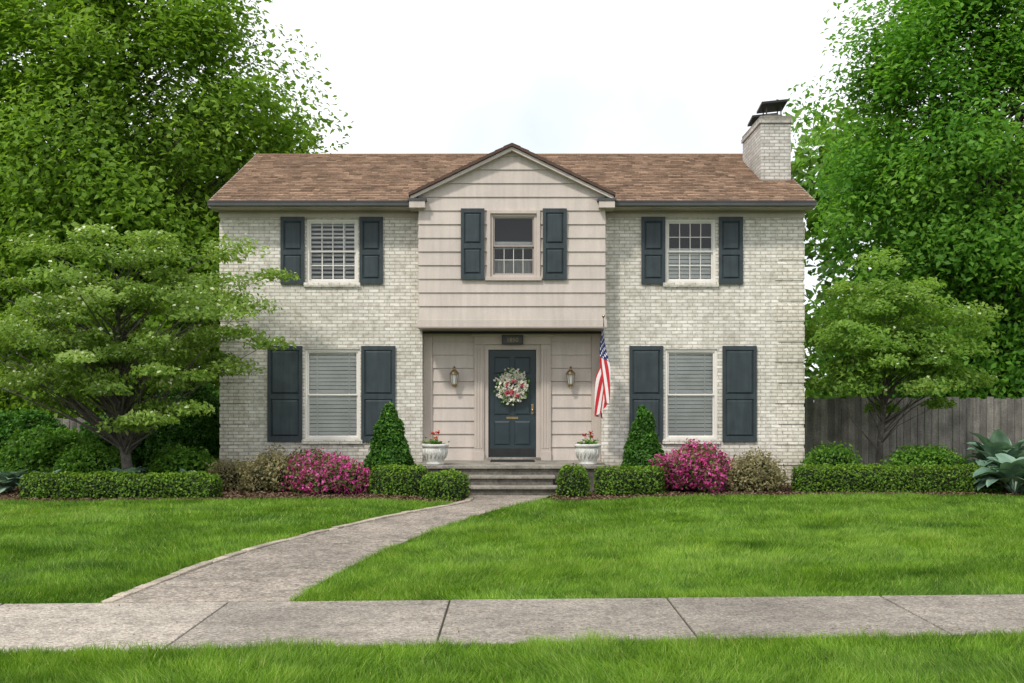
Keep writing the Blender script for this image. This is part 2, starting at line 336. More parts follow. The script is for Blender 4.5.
def hedge(name,path,w,h,seed=0):
    pts=[Vector((p[0],p[1],0)) for p in path]
    res=[]
    for i in range(len(pts)-1):
        p0=pts[max(i-1,0)];p1=pts[i];p2=pts[i+1];p3=pts[min(i+2,len(pts)-1)]
        m=max(3,int((p2-p1).length/.08))
        for j in range(m):
            t=j/m; res.append(.5*((2*p1)+(p2-p0)*t+(2*p0-5*p1+4*p2-p3)*t*t+(3*p1-p0-3*p2+p3)*t**3))
    res.append(pts[-1]); n=len(res); k=26; V=[];cen=[]
    L=[0]
    for i in range(1,n): L.append(L[-1]+(res[i]-res[i-1]).length)
    for i,p in enumerate(res):
        d=(res[min(i+1,n-1)]-res[max(i-1,0)]).normalized(); s=Vector((-d.y,d.x,0))
        e=min(L[i],L[-1]-L[i])/(w*.5); f=1 if e>=1 else max(.02,(1-(1-e)**3)**(1/3)); 
        for j in range(k):
            a=math.pi*(-.12+1.24*j/(k-1)); c_=math.cos(a); s_=math.sin(a)
            x=w/2*math.copysign(abs(c_)**.5,c_)*f; z=h*.35+ (h*.65 if s_>0 else h*.35)*math.copysign(abs(s_)**.55,s_)*(.6+.4*f)
            if s_<0: z=0.0
            q=p+s*x; V.append((q.x,q.y,z)); cen.append((p.x,p.y,h*.4))
    V=disp(np.array(V),np.array(cen),.06,2.8,seed); F=grid_faces(n,k,False)
    mid=res[n//2]
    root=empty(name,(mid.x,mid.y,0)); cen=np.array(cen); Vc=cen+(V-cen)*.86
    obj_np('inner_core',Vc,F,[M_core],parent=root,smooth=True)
    T=quads_to_tris(F); P,Nn,A=sample_surface(V,T,10); n_=int(A*2500); P,Nn,A=sample_surface(V,T,n_)
    r2=np.array([[p.x,p.y,h*.4] for p in res]); dd=((P[:,None,:2]-r2[None,:,:2])**2).sum(-1).argmin(1)
    o=P-r2[dd]; sg=np.sign(np.sum(o*Nn,axis=1,keepdims=True)); Nn=Nn*sg
    P=P+Nn*(rng.random((n_,1))*.10-.065)
    ok=P[:,2]>.02;P=P[ok];Nn=Nn[ok]
    nn=Nn*.7+np.array([0,0,.3])+rng.normal(size=P.shape)*.5
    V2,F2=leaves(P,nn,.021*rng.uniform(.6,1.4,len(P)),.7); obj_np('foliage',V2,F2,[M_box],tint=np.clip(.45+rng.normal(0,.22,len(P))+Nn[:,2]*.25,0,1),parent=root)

# ---------------------------------------------------------------- ground, road, paths
g=MB(); g.face([(-900,-900,0),(900,-900,0),(900,900,0),(-900,900,0)],M_lawnb); g.build('ground')
r=MB(); r.face([(-200,-6,.004),(200,-6,.004),(200,3.4,.004),(-200,3.4,.004)],M_road); r.build('road')
r=MB(); r.box(-200,200,3.4,3.55,-.05,.12,M_conc); r.build('kerb',bevel=.02)

def sb(x): return 9.76+.05*x
def sf(x): return 8.02+.085*x
side=empty('sidewalk',(0,9,0)); xs=[-22+i*1.83+.0 for i in range(0,26)]; off=-2.35-min(xs,key=lambda a:abs(a+2.35)); xs=[x+off for x in xs]
def sfc(x): return 8.02+.085*max(-7,min(9,x))
for i in range(len(xs)-1):
    a=xs[i]+.007; b=xs[i+1]-.007; s=MB(); t=random.uniform(.1,.6)
    if abs(xs[i+1]+2.35)<.1: t=1.0
    if xs[i]>1: t=random.uniform(.0,.3)
    dz=random.uniform(-.004,.006)
    s.prism([(a,sfc(a)),(b,sfc(b)),(b,sb(b)),(a,sb(a))],-.05,.03+dz,M_conc,t); s.build('slab_%02d'%i,side,bevel=.01)
    s=MB(); s.prism([(b-.002,sfc(b)),(b+.016,sfc(b)),(b+.016,sb(b)),(b-.002,sb(b))],-.05,.012,M_joint); s.build('joint_%02d'%i,side)
Lp=[(-3.30,9.61),(-3.15,11.2),(-2.89,12.9),(-2.42,14.6),(-1.63,16.9),(-.72,19.1),(-.70,20.45)]
Rp=[(-1.84,9.69),(-1.72,11.0),(-1.38,13.2),(-.84,15.6),(-.22,17.8),(.45,19.5),(.70,20.45)]
def spline(pts,n):
    pts=[Vector((p[0],p[1])) for p in pts]; o=[]
    m=len(pts)-1
    for q in range(n+1):
        s=q/n*m; i=min(int(s),m-1); t=s-i; p0=pts[max(i-1,0)];p1=pts[i];p2=pts[i+1];p3=pts[min(i+2,m)]
        o.append(.5*((2*p1)+(p2-p0)*t+(2*p0-5*p1+4*p2-p3)*t*t+(3*p1-p0-3*p2+p3)*t**3))
    return o
NS=72; Ls=spline(Lp,NS); Rs=spline(Rp,NS)
path=empty('garden_path',(-1.5,15,0)); step=9
for i in range(0,NS,step):
    l=[Ls[j] for j in range(i,i+step+1)]; r_=[Rs[j] for j in range(i,i+step+1)]
    if i>0:
        l[0]=l[0].lerp(l[1],.05); r_[0]=r_[0].lerp(r_[1],.05)
    s=MB(); s.prism([(p.x,p.y) for p in r_]+[(p.x,p.y) for p in reversed(l)],-.05,.024+random.uniform(-.002,.002),M_walk,random.random()); s.build('slab_%d'%i,path)
s=MB(); s.prism([(p.x-.03,p.y) for p in Rs[2:-2]]+[(p.x+.03,p.y) for p in reversed(Ls[2:-2])],-.05,.008,M_joint); s.build('joint_fill',path)
ed=MB()
fine=spline(Lp,420)
i=0
while i<395:
    j=i
    while j<400 and (fine[j]-fine[i]).length<.20: j+=1
    a,b=fine[i],fine[j]; d=(b-a).normalized(); nrm=Vector((-d.y,d.x)); a2=a+d*.008; b2=b-d*.008
    z=.04+random.uniform(-.006,.008); o_=random.uniform(-.008,.008)
    ed.prism([tuple(a2+nrm*(.008+o_)),tuple(b2+nrm*(.008+o_)),tuple(b2+nrm*(.11+o_)),tuple(a2+nrm*(.11+o_))],-.03,z,M_edge,random.random()); i=j
ed.build('brick_edging',path,bevel=.008)

bedL=[(-12,19.3),(-9.5,19.25),(-6.5,19.4),(-4.5,19.55),(-3.4,19.75),(-2.5,19.6),(-1.6,19.1),(-.78,18.95),(-.70,20.4),(-.7,22.79),(-5.75,22.79),(-5.75,24.6),(-12,24.6)]
bedR=[(.72,20.4),(.50,19.55),(1.2,19.35),(2.2,19.9),(3.2,20.3),(4.5,20.4),(6,20.6),(9.5,20.4),(12,20.3),(12,24.6),(5.75,24.6),(5.75,22.79),(.7,22.79)]
for nm,b in (('mulch_bed',bedL),('mulch_bed',bedR)):
    m_=MB(); m_.prism(b,-.02,.012,M_mulch); bo=m_.build(nm)
def inpoly(P,poly):
    x,y=P[:,0],P[:,1]; c=np.zeros(len(P),bool); n=len(poly)
    for i in range(n):
        x1,y1=poly[i];x2,y2=poly[(i+1)%n]
        if y1==y2: continue
        cond=((y1>y)!=(y2>y))&(x<(x2-x1)*(y-y1)/(y2-y1)+x1); c^=cond
    return c
P=np.stack([rng.uniform(-11,11,60000),rng.uniform(18.9,22.8,60000),np.zeros(60000)],1)
P=P[inpoly(P,bedL)|inpoly(P,bedR)]; P[:,2]=.02+rng.random(len(P))*.02
V,F=leaves(P,np.array([[0,0,1.]])+rng.normal(size=P.shape)*.35,.028*rng.uniform(.5,1.5,len(P)),.35)
obj_np('mulch_chips',V,F,[M_chip],tint=rng.random(len(P)))
n=420; P=np.stack([rng.uniform(-6,7,n),rng.uniform(8.1,9.9,n),np.full(n,.042)],1); P2=np.stack([rng.uniform(-3.2,.4,n),rng.uniform(9.9,19.5,n),np.full(n,.032)],1)
P=np.vstack([P[(P[:,1]>sf(P[:,0])+.02)&(P[:,1]<sb(P[:,0])-.02)],P2[inpoly(P2,[(p.x,p.y) for p in Rs]+[(p.x,p.y) for p in reversed(Ls)])]])
V,F=leaves(P,np.array([[0,0,1.]])+rng.normal(size=P.shape)*.15,.010*rng.uniform(.5,1.6,len(P)),.4); obj_np('leaf_litter',V,F,[M_chip],tint=rng.random(len(P)))

WV=[(rng.normal(size=2),rng.uniform(0,6.28)) for _ in range(14)]
def snoise(P,f):
    s=0
    for w_,ph in WV: s=s+np.sin((P[:,0]*w_[0]+P[:,1]*w_[1])*f+ph+.8*np.sin(P[:,0]*w_[1]*f*.6+ph*2))
    return s/3.7
PATCH=[(-5.4,13.0,.55,.35),(2.75,13.4,.4,.3),(-4.2,11.6,.4,.25),(5.6,15.5,.6,.3),(3.9,11.2,.5,.2),(.9,12.3,.35,.2),(-3.6,16.5,.5,.3),(4.2,17.5,.6,.3)]
def grass(y0,y1,dens,h,w,xm):
    xw=lambda y: y*.46+xm
    n=int((y1-y0)*2*xw(y1)*dens); x=rng.uniform(-xw(y1),xw(y1),n); y=rng.uniform(y0,y1,n)
    P=np.stack([x,y],1)
    fr=rng.normal(0,.018,len(P))+.015*np.sin(P[:,0]*3.1)+.01*np.sin(P[:,0]*9.3+1)
    ok=(np.abs(x)<xw(y)) & ~((y>sf(x)+fr)&(y<sb(x)-fr)); P=P[ok]
    P=P[~inpoly(P+rng.normal(0,.02,P.shape),wp2)]; P=P[~inpoly(P,bedL)]; P=P[~inpoly(P,bedR)]
    P=P[~((np.abs(P[:,0])<1.9)&(P[:,1]>20.3))]
    n=len(P); hn=np.clip(snoise(P,2.2)*.4+snoise(P,8)*.45+snoise(P,19)*.5,-1.6,1.6); big=snoise(P,.55)
    pt=np.zeros(n)
    for (a_,b_,c_,d_) in PATCH: pt+=np.exp(-((P[:,0]-a_)/c_)**2-((P[:,1]-b_)/d_)**2)
    a=rng.uniform(0,2*np.pi,n); hh=h*rng.uniform(.5,1.3,n)*(1+.33*hn+.3*pt); ww=w*rng.uniform(.7,1.3,n)
    lean=rng.normal(0,.5,(n,2))*hh[:,None]+np.stack([snoise(P,3),snoise(P[:,::-1],3)],1)*hh[:,None]*.35
    V=np.zeros((n,3,3)); dx=np.cos(a)*ww/2; dy=np.sin(a)*ww/2
    V[:,0,0]=P[:,0]-dx;V[:,0,1]=P[:,1]-dy; V[:,1,0]=P[:,0]+dx;V[:,1,1]=P[:,1]+dy
    V[:,2,0]=P[:,0]+lean[:,0];V[:,2,1]=P[:,1]+lean[:,1];V[:,2,2]=np.maximum(hh,.01)
    t=np.clip(.46+rng.normal(0,.22,n)+hn*.16+big*.09-pt*.38,0,.9)
    dry=rng.random(n)<.03; t[dry]=1
    return V.reshape(-1,3),t
wl=[]
for i,p in enumerate(Ls):
    d=(Ls[min(i+1,NS)]-Ls[max(i-1,0)]).normalized(); wl.append((p.x-d.y*.10,p.y+d.x*.10))
wp2=[(p.x-.01,p.y) for p in Rs]+list(reversed(wl)); wp2=[(wp2[0][0],9.5)]+wp2+[(wp2[-1][0],9.5)]
Vs=[];ts=[]
for a in ((5.6,8.9,7500,.07,.007,.7),(8.9,12,5500,.058,.0080,.8),(12,15.5,3500,.058,.0102,1),(15.5,20.7,2200,.058,.0135,1.5)):
    v,t=grass(*a); Vs.append(v); ts.append(t)
V=np.vstack(Vs); F=np.arange(len(V)).reshape(-1,3); obj_np('lawn_grass',V,F,[M_grass],tint=np.concatenate(ts))

# ---------------------------------------------------------------- house
house=empty('brick_house',(0,26.5,0))
def wall_holes(mb,x0,x1,z0,z1,y,holes,mat,dep=.14):
    X=sorted({x0,x1,*[h[0] for h in holes],*[h[1] for h in holes]}); Z=sorted({z0,z1,*[h[2] for h in holes],*[h[3] for h in holes]})
    for i in range(len(X)-1):
        for j in range(len(Z)-1):
            cx=(X[i]+X[i+1])/2; cz=(Z[j]+Z[j+1])/2
            if any(h[0]<cx<h[1] and h[2]<cz<h[3] for h in holes): continue
            mb.face([(X[i],y,Z[j]),(X[i+1],y,Z[j]),(X[i+1],y,Z[j+1]),(X[i],y,Z[j+1])],mat)
    for a,b,c,d in holes:
        mb.face([(a,y,c),(a,y,d),(a,y+dep,d),(a,y+dep,c)],mat); mb.face([(b,y,c),(b,y+dep,c),(b,y+dep,d),(b,y,d)],mat)
        mb.face([(a,y,c),(a,y+dep,c),(b,y+dep,c),(b,y,c)],mat); mb.face([(a,y,d),(b,y,d),(b,y+dep,d),(a,y+dep,d)],mat)
UL=(-4.03,-3.02,4.0,5.25); UR=(3.01,4.0,4.0,5.25); LL=(-4.07,-2.98,.92,2.70); LR=(3.0,4.03,.92,2.70)
EW=1.76
w=MB(); ZT=5.42
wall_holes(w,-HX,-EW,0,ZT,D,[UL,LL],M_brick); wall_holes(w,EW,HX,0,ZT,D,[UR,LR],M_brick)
w.face([(-EW,D,3.0),(EW,D,3.0),(EW,D,ZT),(-EW,D,ZT)],M_dark)
RY=D+.32
w.face([(-EW,D,0),(-EW,D,3.1),(-EW,RY,3.1),(-EW,RY,0)],M_brick); w.face([(EW,D,0),(EW,RY,0),(EW,RY,3.1),(EW,D,3.1)],M_brick)
RZ=7.30; RYC=D+3.75; 
for sx in (-1,1):
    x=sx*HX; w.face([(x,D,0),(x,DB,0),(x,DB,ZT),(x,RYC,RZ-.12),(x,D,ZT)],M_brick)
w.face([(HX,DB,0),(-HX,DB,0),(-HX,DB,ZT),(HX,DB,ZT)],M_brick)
w.build('brick_walls',house)
f=MB(); f.face([(-HX,D+.5,.3),(HX,D+.5,.3),(HX,DB,.3),(-HX,DB,.3)],M_dark); f.face([(-HX+.01,D+1.2,.3),(HX-.01,D+1.2,.3),(HX-.01,D+1.2,5.4),(-HX+.01,D+1.2,5.4)],M_dark)  # near-black planes behind the windows, painted to read as unlit rooms
f.face([(-HX,D+.15,3.2),(HX,D+.15,3.2),(HX,DB,3.2),(-HX,DB,3.2)],M_dark); f.face([(-HX,D+.15,5.41),(HX,D+.15,5.41),(HX,DB,5.41),(-HX,DB,5.41)],M_dark); f.build('dark_interior_planes',house)
q=MB(); z=.02; k=0
while z<5.2:
    h=.335; ww=.56 if k%2==0 else .50
    for sx in (-1,1):
        xa,xb=sorted((sx*(HX+.018),sx*(HX-ww))); q.box(xa,xb,D-.018,D+.3,z,z+h,M_quoin)
    z+=h+.068; k+=1
q.build('quoins',house,bevel=.004)
s=MB()
for a,b,c,d in (UL,UR,LL,LR): s.box(a-.05,b+.05,D-.05,D+.1,c-.08,c,M_brick)
s.build('window_sills',house,bevel=.005)

def slats(bl,a1,b1,ztop,zend,yy,pitch=.075):
    z=ztop; hh=pitch*.43
    while z>zend:
        e=random.uniform(-.003,.003)
        bl.hexa([(a1,yy-.016,z-hh+e),(b1,yy-.016,z-hh-e),(b1,yy+.014,z+hh-e),(a1,yy+.014,z+hh+e),(a1,yy-.019,z-hh+.002+e),(b1,yy-.019,z-hh+.002-e),(b1,yy+.011,z+hh+.002-e),(a1,yy+.011,z+hh+.002+e)],M_blind); z-=pitch
def window(a,b,c,d,y,nm,cols,rowsT,rowsB,blind=1.0,curtain=False,fm=None,sm=None,mw=.008):
    fm=fm or M_white; sm=sm or M_white
    fr=MB(); t=.05
    fr.box(a,a+t,y+.03,y+.13,c,d,fm); fr.box(b-t,b,y+.03,y+.13,c,d,fm)
    fr.box(a+t,b-t,y+.03,y+.13,d-t,d,fm); fr.box(a+t,b-t,y+.03,y+.13,c,c+t,fm)
    a1,b1,c1,d1=a+t,b-t,c+t,d-t; mz=(c1+d1)/2; s_=.03
    for (za,zb,yy,rows) in ((mz-.02,d1,y+.055,rowsT),(c1,mz+.02,y+.085,rowsB)):
        fr.box(a1,a1+s_,yy,yy+.028,za,zb,sm); fr.box(b1-s_,b1,yy,yy+.028,za,zb,sm)
        fr.box(a1+s_,b1-s_,yy,yy+.028,zb-s_,zb,sm); fr.box(a1+s_,b1-s_,yy,yy+.028,za,za+s_*1.1,sm)
        if rows:
            for i in range(1,cols): x=a1+s_+(b1-a1-2*s_)*i/cols; fr.box(x-mw,x+mw,yy+.004,yy+.022,za+s_,zb-s_,M_white)
            for i in range(1,rows): z=za+s_+(zb-za-2*s_)*i/rows; fr.box(a1+s_,b1-s_,yy+.006,yy+.02,z-mw,z+mw,M_white)
        fr.face([(a1+s_,yy+.013,za+s_),(b1-s_,yy+.013,za+s_),(b1-s_,yy+.013,zb-s_),(a1+s_,yy+.013,zb-s_)],M_glass)
    fr.build(nm+'_frame',house)
    bl=MB(); 
    if blind>0:
        zend=d1-(d1-c1)*blind; yy=y+.137
        slats(bl,a1,b1,d1-.03,zend,yy)
        for xx in (a1+.18,b1-.18): bl.box(xx-.010,xx+.010,yy-.024,yy-.021,zend,d1,M_blind)
        bl.box(a1,b1,yy-.02,yy+.02,zend-.02,zend,M_blind)
    if curtain:
        for j in range(26):
            xx=a1+(b1-a1)*j/26; dx=(b1-a1)/26; y0=y+.2+.02*math.sin(j*1.3); y1=y+.2+.02*math.sin((j+1)*1.3)
            bl.face([(xx,y0,c1),(xx+dx,y1,c1),(xx+dx,y1,c1+.30),(xx,y0,c1+.30)],M_curt)
        slats(bl,a1,b1,d1-.50,d1-.58,y+.16)
    if bl.v: bl.build(nm+'_blinds',house)
window(*UL,D,'upper_bedroom_window',4,2,2,.0,mw=.010)
window(*UR,D,'upper_study_window',4,2,2,.0)
window(*LL,D,'living_room_window',1,0,0,1.0)
window(*LR,D,'dining_room_window',1,0,0,1.0)
b_=MB(); slats(b_,3.07,3.94,4.66,4.08,D+.14); b_.build('upper_study_blind',house)
# wide louvred interior shutters, tilted half open, behind the upper left window
b_=MB(); z=5.15
while z>4.06:
    yy=D+.16; b_.hexa([(-3.97,yy-.02,z-.02),(-3.08,yy-.02,z-.02),(-3.08,yy+.02,z+.022),(-3.97,yy+.02,z+.022),(-3.97,yy-.023,z-.016),(-3.08,yy-.023,z-.016),(-3.08,yy+.017,z+.026),(-3.97,yy+.017,z+.026)],M_blind); z-=.085
for xx in (-3.75,-3.30): b_.box(xx-.012,xx+.012,D+.132,D+.136,4.06,5.18,M_blind)
b_.build('upper_bedroom_louvres',house)

def shutter(cx,w_,z0,z1,y,nm):
    s=MB(); a=cx-w_/2;b=cx+w_/2; y1=y-.012; y0=y1-.035; st=.06
    s.box(a,a+st,y0,y1,z0,z1,M_shut); s.box(b-st,b,y0,y1,z0,z1,M_shut)
    mz=z0+(z1-z0)*.47
    for za,zb in ((z0,z0+.1),(mz-.045,mz+.045),(z1-.08,z1)): s.box(a+st,b-st,y0+.001,y1,za,zb,M_shut)
    for za,zb in ((z0+.1,mz-.045),(mz+.045,z1-.08)):
        s.box(a+st,b-st,y1-.010,y1,za,zb,M_shut)
        p=.03; X0,X1,Z0,Z1=a+st+.014,b-st-.014,za+.014,zb-.014
        s.hexa([(X0,y1-.010,Z0),(X1,y1-.010,Z0),(X1,y1-.010,Z1),(X0,y1-.010,Z1),(X0+p,y0+.004,Z0+p),(X1-p,y0+.004,Z0+p),(X1-p,y0+.004,Z1-p),(X0+p,y0+.004,Z1-p)],M_shut)
    s.build(nm,house)
for i,(cx,w_,z0,z1) in enumerate([(-4.30,.47,3.97,5.29),(-2.76,.46,3.97,5.29),(2.77,.47,3.97,5.29),(4.29,.47,3.97,5.29),(-4.45,.68,.88,2.76),(-2.62,.67,.88,2.76),(2.63,.66,.88,2.76),(4.46,.67,.88,2.76)]):
    shutter(cx,w_,z0,z1,D,'shutter_%d'%i)

BY=22.32; BX=1.79; BZ0=3.08
def piece(mb,xa,xb,xa2,xb2,za,zb,zi,h,y,mat):
    ya=y-.026*(1-(za-zi)/h); yb=y-.026*(1-(zb-zi)/h)
    mb.hexa([(xa,ya,za),(xb,ya,za),(xb,y+.02,za),(xa,y+.02,za),(xa2,yb,zb),(xb2,yb,zb),(xb2,y+.02,zb),(xa2,y+.02,zb)],mat)
bw=(.03-.51,.03+.51,4.04,5.34)
RKZ=5.60; APZ=6.50; sl=(APZ-RKZ)/1.86
def hw(z): return BX if z<=RKZ+.02 else max(0.0,min(BX,(APZ-z)/sl))
bay=MB(); z=BZ0+.16; h=.262
while z<APZ-.02:
    z2=min(z+h,APZ-.01)
    cuts=sorted({z,z2,*[c for c in (bw[2],bw[3],RKZ+.02) if z<c<z2]})
    for a,b in zip(cuts[:-1],cuts[1:]):
        wa,wb=hw(a),hw(b); mid=(a+b)/2
        if bw[2]<mid<bw[3]:
            piece(bay,-wa,bw[0],-wb,bw[0],a,b,z,h,BY,M_siding); piece(bay,bw[1],wa,bw[1],wb,a,b,z,h,BY,M_siding)
        else: piece(bay,-wa,wa,-wb,wb,a,b,z,h,BY,M_siding)
    z+=h
for sx in (-1,1):
    z=BZ0+.16
    while z<5.4:
        x=sx*BX; o=sx*.022
        bay.hexa([(x-.02*sx,BY,z),(x+o,BY,z),(x+o,D,z),(x-.02*sx,D,z),(x-.02*sx,BY,z+h),(x,BY,z+h),(x,D,z+h),(x-.02*sx,D,z+h)],M_siding); z+=h
bay.build('bay_siding',house)
bt=MB()
bt.box(-BX-.03,BX+.03,BY-.03,D-.003,BZ0,BZ0+.16,M_siding)
bt.box(-BX-.04,BX+.04,BY-.045,BY-.031,BZ0-.0,BZ0+.03,M_trimd)
bt.box(-EW+.002,EW-.002,D-.003,RY+.1,BZ0-.03,BZ0+.05,M_trimd)
a,b,c,d=bw; cs=.065
bt.box(a,a+cs,BY-.055,BY+.05,c,d,M_trim); bt.box(b-cs,b,BY-.055,BY+.05,c,d,M_trim); bt.box(a+cs,b-cs,BY-.055,BY+.05,d-cs,d,M_trim); bt.box(a-.03,b+.03,BY-.07,BY+.05,c-.05,c+.02,M_trim)
bt.build('bay_trim',house,bevel=.004)
window(a+cs,b-cs,c+.02,d-cs,BY-.03,'bay_window',4,0,2,0,True,M_trim,M_trimd,.005)
shutter(-.755,.45,4.01,5.37,BY-.027,'bay_shutter_a'); shutter(.82,.46,4.01,5.37,BY-.027,'bay_shutter_b')
br=MB(); yF=BY-.20; yB=25.2
for sx in (-1,1):
    xe=sx*1.97; ze=APZ+.10-sl*1.97
    n=12
    for i in range(n):
        u0=i/n;u1=(i+1)/n; xa=xe*(1-u0); za=ze+(APZ+.10-ze)*u0; xb=xe*(1-u1); zb=ze+(APZ+.10-ze)*u1
        for j in range(10):
            y0=yF+(yB-yF)*j/10; y1=yF+(yB-yF)*(j+1)/10
            br.face([(xa,y0,za+.012),(xa,y1,za+.012),(xb,y1,zb),(xb,y0,zb)],M_shingle,random.random())
        br.face([(xa,yF,za+.012),(xb,yF,zb),(xb,yF,zb-.06),(xa,yF,za-.05)],M_rake)
    br.hexa([(xe,yF+.01,ze-.06),(0,yF+.01,APZ+.04),(0,yB,APZ+.04),(xe,yB,ze-.06),(xe,yF+.01,ze-.003),(0,yF+.01,APZ+.093),(0,yB,APZ+.093),(xe,yB,ze-.003)],M_rake)
    br.hexa([(xe*.985,yF+.05,ze-.12),(0,yF+.05,APZ-.035),(0,yF+.2,APZ-.035),(xe*.985,yF+.2,ze-.12),(xe*.985,yF+.05,ze-.055),(0,yF+.05,APZ+.035),(0,yF+.2,APZ+.035),(xe*.985,yF+.2,ze-.055)],M_siding)
    xa,xb=sorted((sx*1.66,sx*1.96)); br.box(xa,xb,yF+.02,BY+.3,5.37,5.50,M_siding)
    xa,xb=sorted((sx*1.63,sx*1.99)); br.box(xa,xb,yF+.0,BY+.3,5.502,5.545,M_gutter)
br.build('bay_gable_roof',house)

rf=MB(); YE=D-.42; ZE=5.53; RX=5.84
rows=31
def rp(u): return YE+(RYC-YE)*u, ZE+(RZ-ZE)*u
for i in range(rows):
    y0,z0=rp(i/rows); y1,z1=rp((i+1)/rows)
    x=-RX; 
    while x<RX:
        wd=random.choice([.12,.16,.2,.26,.10]); x2=min(x+wd,RX); lift=.018+random.choice([0,.0,.008])
        tn=min(1,max(0,random.gauss(.5,.27)))
        rf.face([(x,y0-.01,z0+lift),(x2,y0-.01,z0+lift),(x2,y1,z1+.004),(x,y1,z1+.004)],M_shingle,tn)
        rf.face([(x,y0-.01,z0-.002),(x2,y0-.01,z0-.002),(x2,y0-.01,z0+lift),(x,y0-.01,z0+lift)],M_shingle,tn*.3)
        x=x2
rf.face([(-RX,DB+.4,ZE),(-RX,RYC,RZ),(RX,RYC,RZ),(RX,DB+.4,ZE)],M_shingle)
rf.box(-RX,RX,RYC-.09,RYC+.09,RZ-.03,RZ+.012,M_shingle)
for sx in (-1,1):
    x=sx*(RX+.012); x1=sx*(RX-.02)
    rf.hexa([(x,YE,ZE-.10),(x1,YE,ZE-.10),(x1,RYC,RZ-.12),(x,RYC,RZ-.12),(x,YE,ZE+.01),(x1,YE,ZE+.01),(x1,RYC,RZ+.01),(x,RYC,RZ+.01)],M_trimd)
    rf.hexa([(x,DB+.4,ZE-.12),(x1,DB+.4,ZE-.12),(x1,RYC,RZ-.12),(x,RYC,RZ-.12),(x,DB+.4,ZE+.01),(x1,DB+.4,ZE+.01),(x1,RYC,RZ+.01),(x,RYC,RZ+.01)],M_trimd)
rf.build('shingle_roof',house)
ev=MB()
for xa,xb in ((-RX,-1.84),(1.84,RX)):
    ev.box(xa,xb,YE-.11,YE-.002,ZE-.10,ZE-.012,M_gutter)
    ev.box(xa,xb,YE-.122,YE-.108,ZE-.03,ZE-.008,M_gutter)
    ev.box(xa,xb,YE,D+.1,ZE-.125,ZE-.10,M_trim)
    ev.box(xa+.1 if xa<0 else xa,xb if xa<0 else xb-.1,D-.03,D-.004,5.27,ZE-.126,M_trim)
    ev.box(xa+.1 if xa<0 else xa,xb if xa<0 else xb-.1,D-.06,D-.031,5.36,ZE-.127,M_trimd)
ev.build('eaves_and_gutters',house)
ch=MB(); ch.box(5.14,5.76,24.0,25.9,4,7.42,M_chim); ch.box(5.11,5.79,23.97,25.93,7.42,7.50,M_chim); ch.box(5.13,5.77,23.99,25.91,7.502,7.57,M_stone)
ch.build('chimney',house,bevel=.006)
cp=MB()
for cy,zz,up in ((24.35,7.57,.05),(25.3,7.57,.0)):
    cp.box(5.28,5.62,cy-.18,cy+.18,zz,zz+.07,M_stone2)
    for sx in (5.30,5.60):
        for sy in (cy-.16,cy+.16): cp.tube([(sx,sy,zz+.06),(sx,sy,zz+.19+up)],[.014,.014],M_black,5)
    l_=.04; zz+=up
    cp.hexa([(5.18,cy-.25,zz+.24-l_*.4),(5.72,cy-.25,zz+.24+l_),(5.72,cy+.27,zz+.16+l_),(5.18,cy+.27,zz+.16-l_*.4),(5.18,cy-.25,zz+.285-l_*.4),(5.72,cy-.25,zz+.285+l_),(5.72,cy+.27,zz+.205+l_),(5.18,cy+.27,zz+.205-l_*.4)],M_black)
cp.build('chimney_caps',house)

en=MB(); z=.5; h=.262
while z<3.05:
    z2=min(z+h,3.05)
    piece(en,-1.58,-.75,-1.58,-.75,z,z2,z,h,RY,M_siding); piece(en,.77,1.58,.77,1.58,z,z2,z,h,RY,M_siding); z+=h
en.box(-EW+.002,-1.58,RY-.05,RY+.02,.5,3.05,M_trim); en.box(1.58,EW-.002,RY-.05,RY+.02,.5,3.05,M_trim)
en.box(-.75,-.56,RY-.07,RY+.1,.5,2.80,M_trim); en.box(.57,.77,RY-.07,RY+.1,.5,2.80,M_trim)
en.box(-.76,-.55,RY-.085,RY-.071,.5,.68,M_trim); en.box(.56,.78,RY-.085,RY-.071,.5,.68,M_trim)
for xo in (-.72,-.665,-.61,.60,.655,.71): en.box(xo-.012,xo+.022,RY-.082,RY-.071,.74,2.70,M_trim)
en.box(-.75,.77,RY-.07,RY+.1,2.802,3.05,M_trim); en.box(-.80,.82,RY-.12,RY-.071,2.96,3.03,M_trim)
en.box(-.56,-.47,RY-.02,RY+.12,.5,2.80,M_trim); en.box(.48,.57,RY-.02,RY+.12,.5,2.80,M_trim); en.box(-.47,.48,RY-.02,RY+.12,2.70,2.80,M_trim)
en.box(-.56,.57,RY-.10,RY+.1,.5,.56,M_stone)
en.build('entrance_surround',house,bevel=.004)
dr=MB(); x0,x1,z0,z1=-.465,.475,.565,2.695; y=RY+.04
dr.box(x0,x1,y,y+.05,z0,z1,M_door)
cxm=(x0+x1)/2
for (za,zb) in ((.80,1.28),(1.40,2.10),(2.22,2.56)):
    for (xa,xb) in ((x0+.11,cxm-.045),(cxm+.045,x1-.11)):
        dr.hexa([(xa,y-.001,za),(xb,y-.001,za),(xb,y-.001,zb),(xa,y-.001,zb),(xa+.03,y-.016,za+.03),(xb-.03,y-.016,za+.03),(xb-.03,y-.016,zb-.03),(xa+.03,y-.016,zb-.03)],M_door)
        dr.box(xa-.015,xa,y-.008,y-.001,za-.015,zb+.015,M_door); dr.box(xb,xb+.015,y-.008,y-.001,za-.015,zb+.015,M_door)
dr.box(x0+.03,x1-.03,y-.006,y-.001,z0+.02,z0+.17,M_black)
dr.box(-.11,.12,y-.012,y-.001,1.32,1.365,M_brass)
dr.box(x1-.09,x1-.045,y-.012,y-.001,1.42,1.62,M_brass)
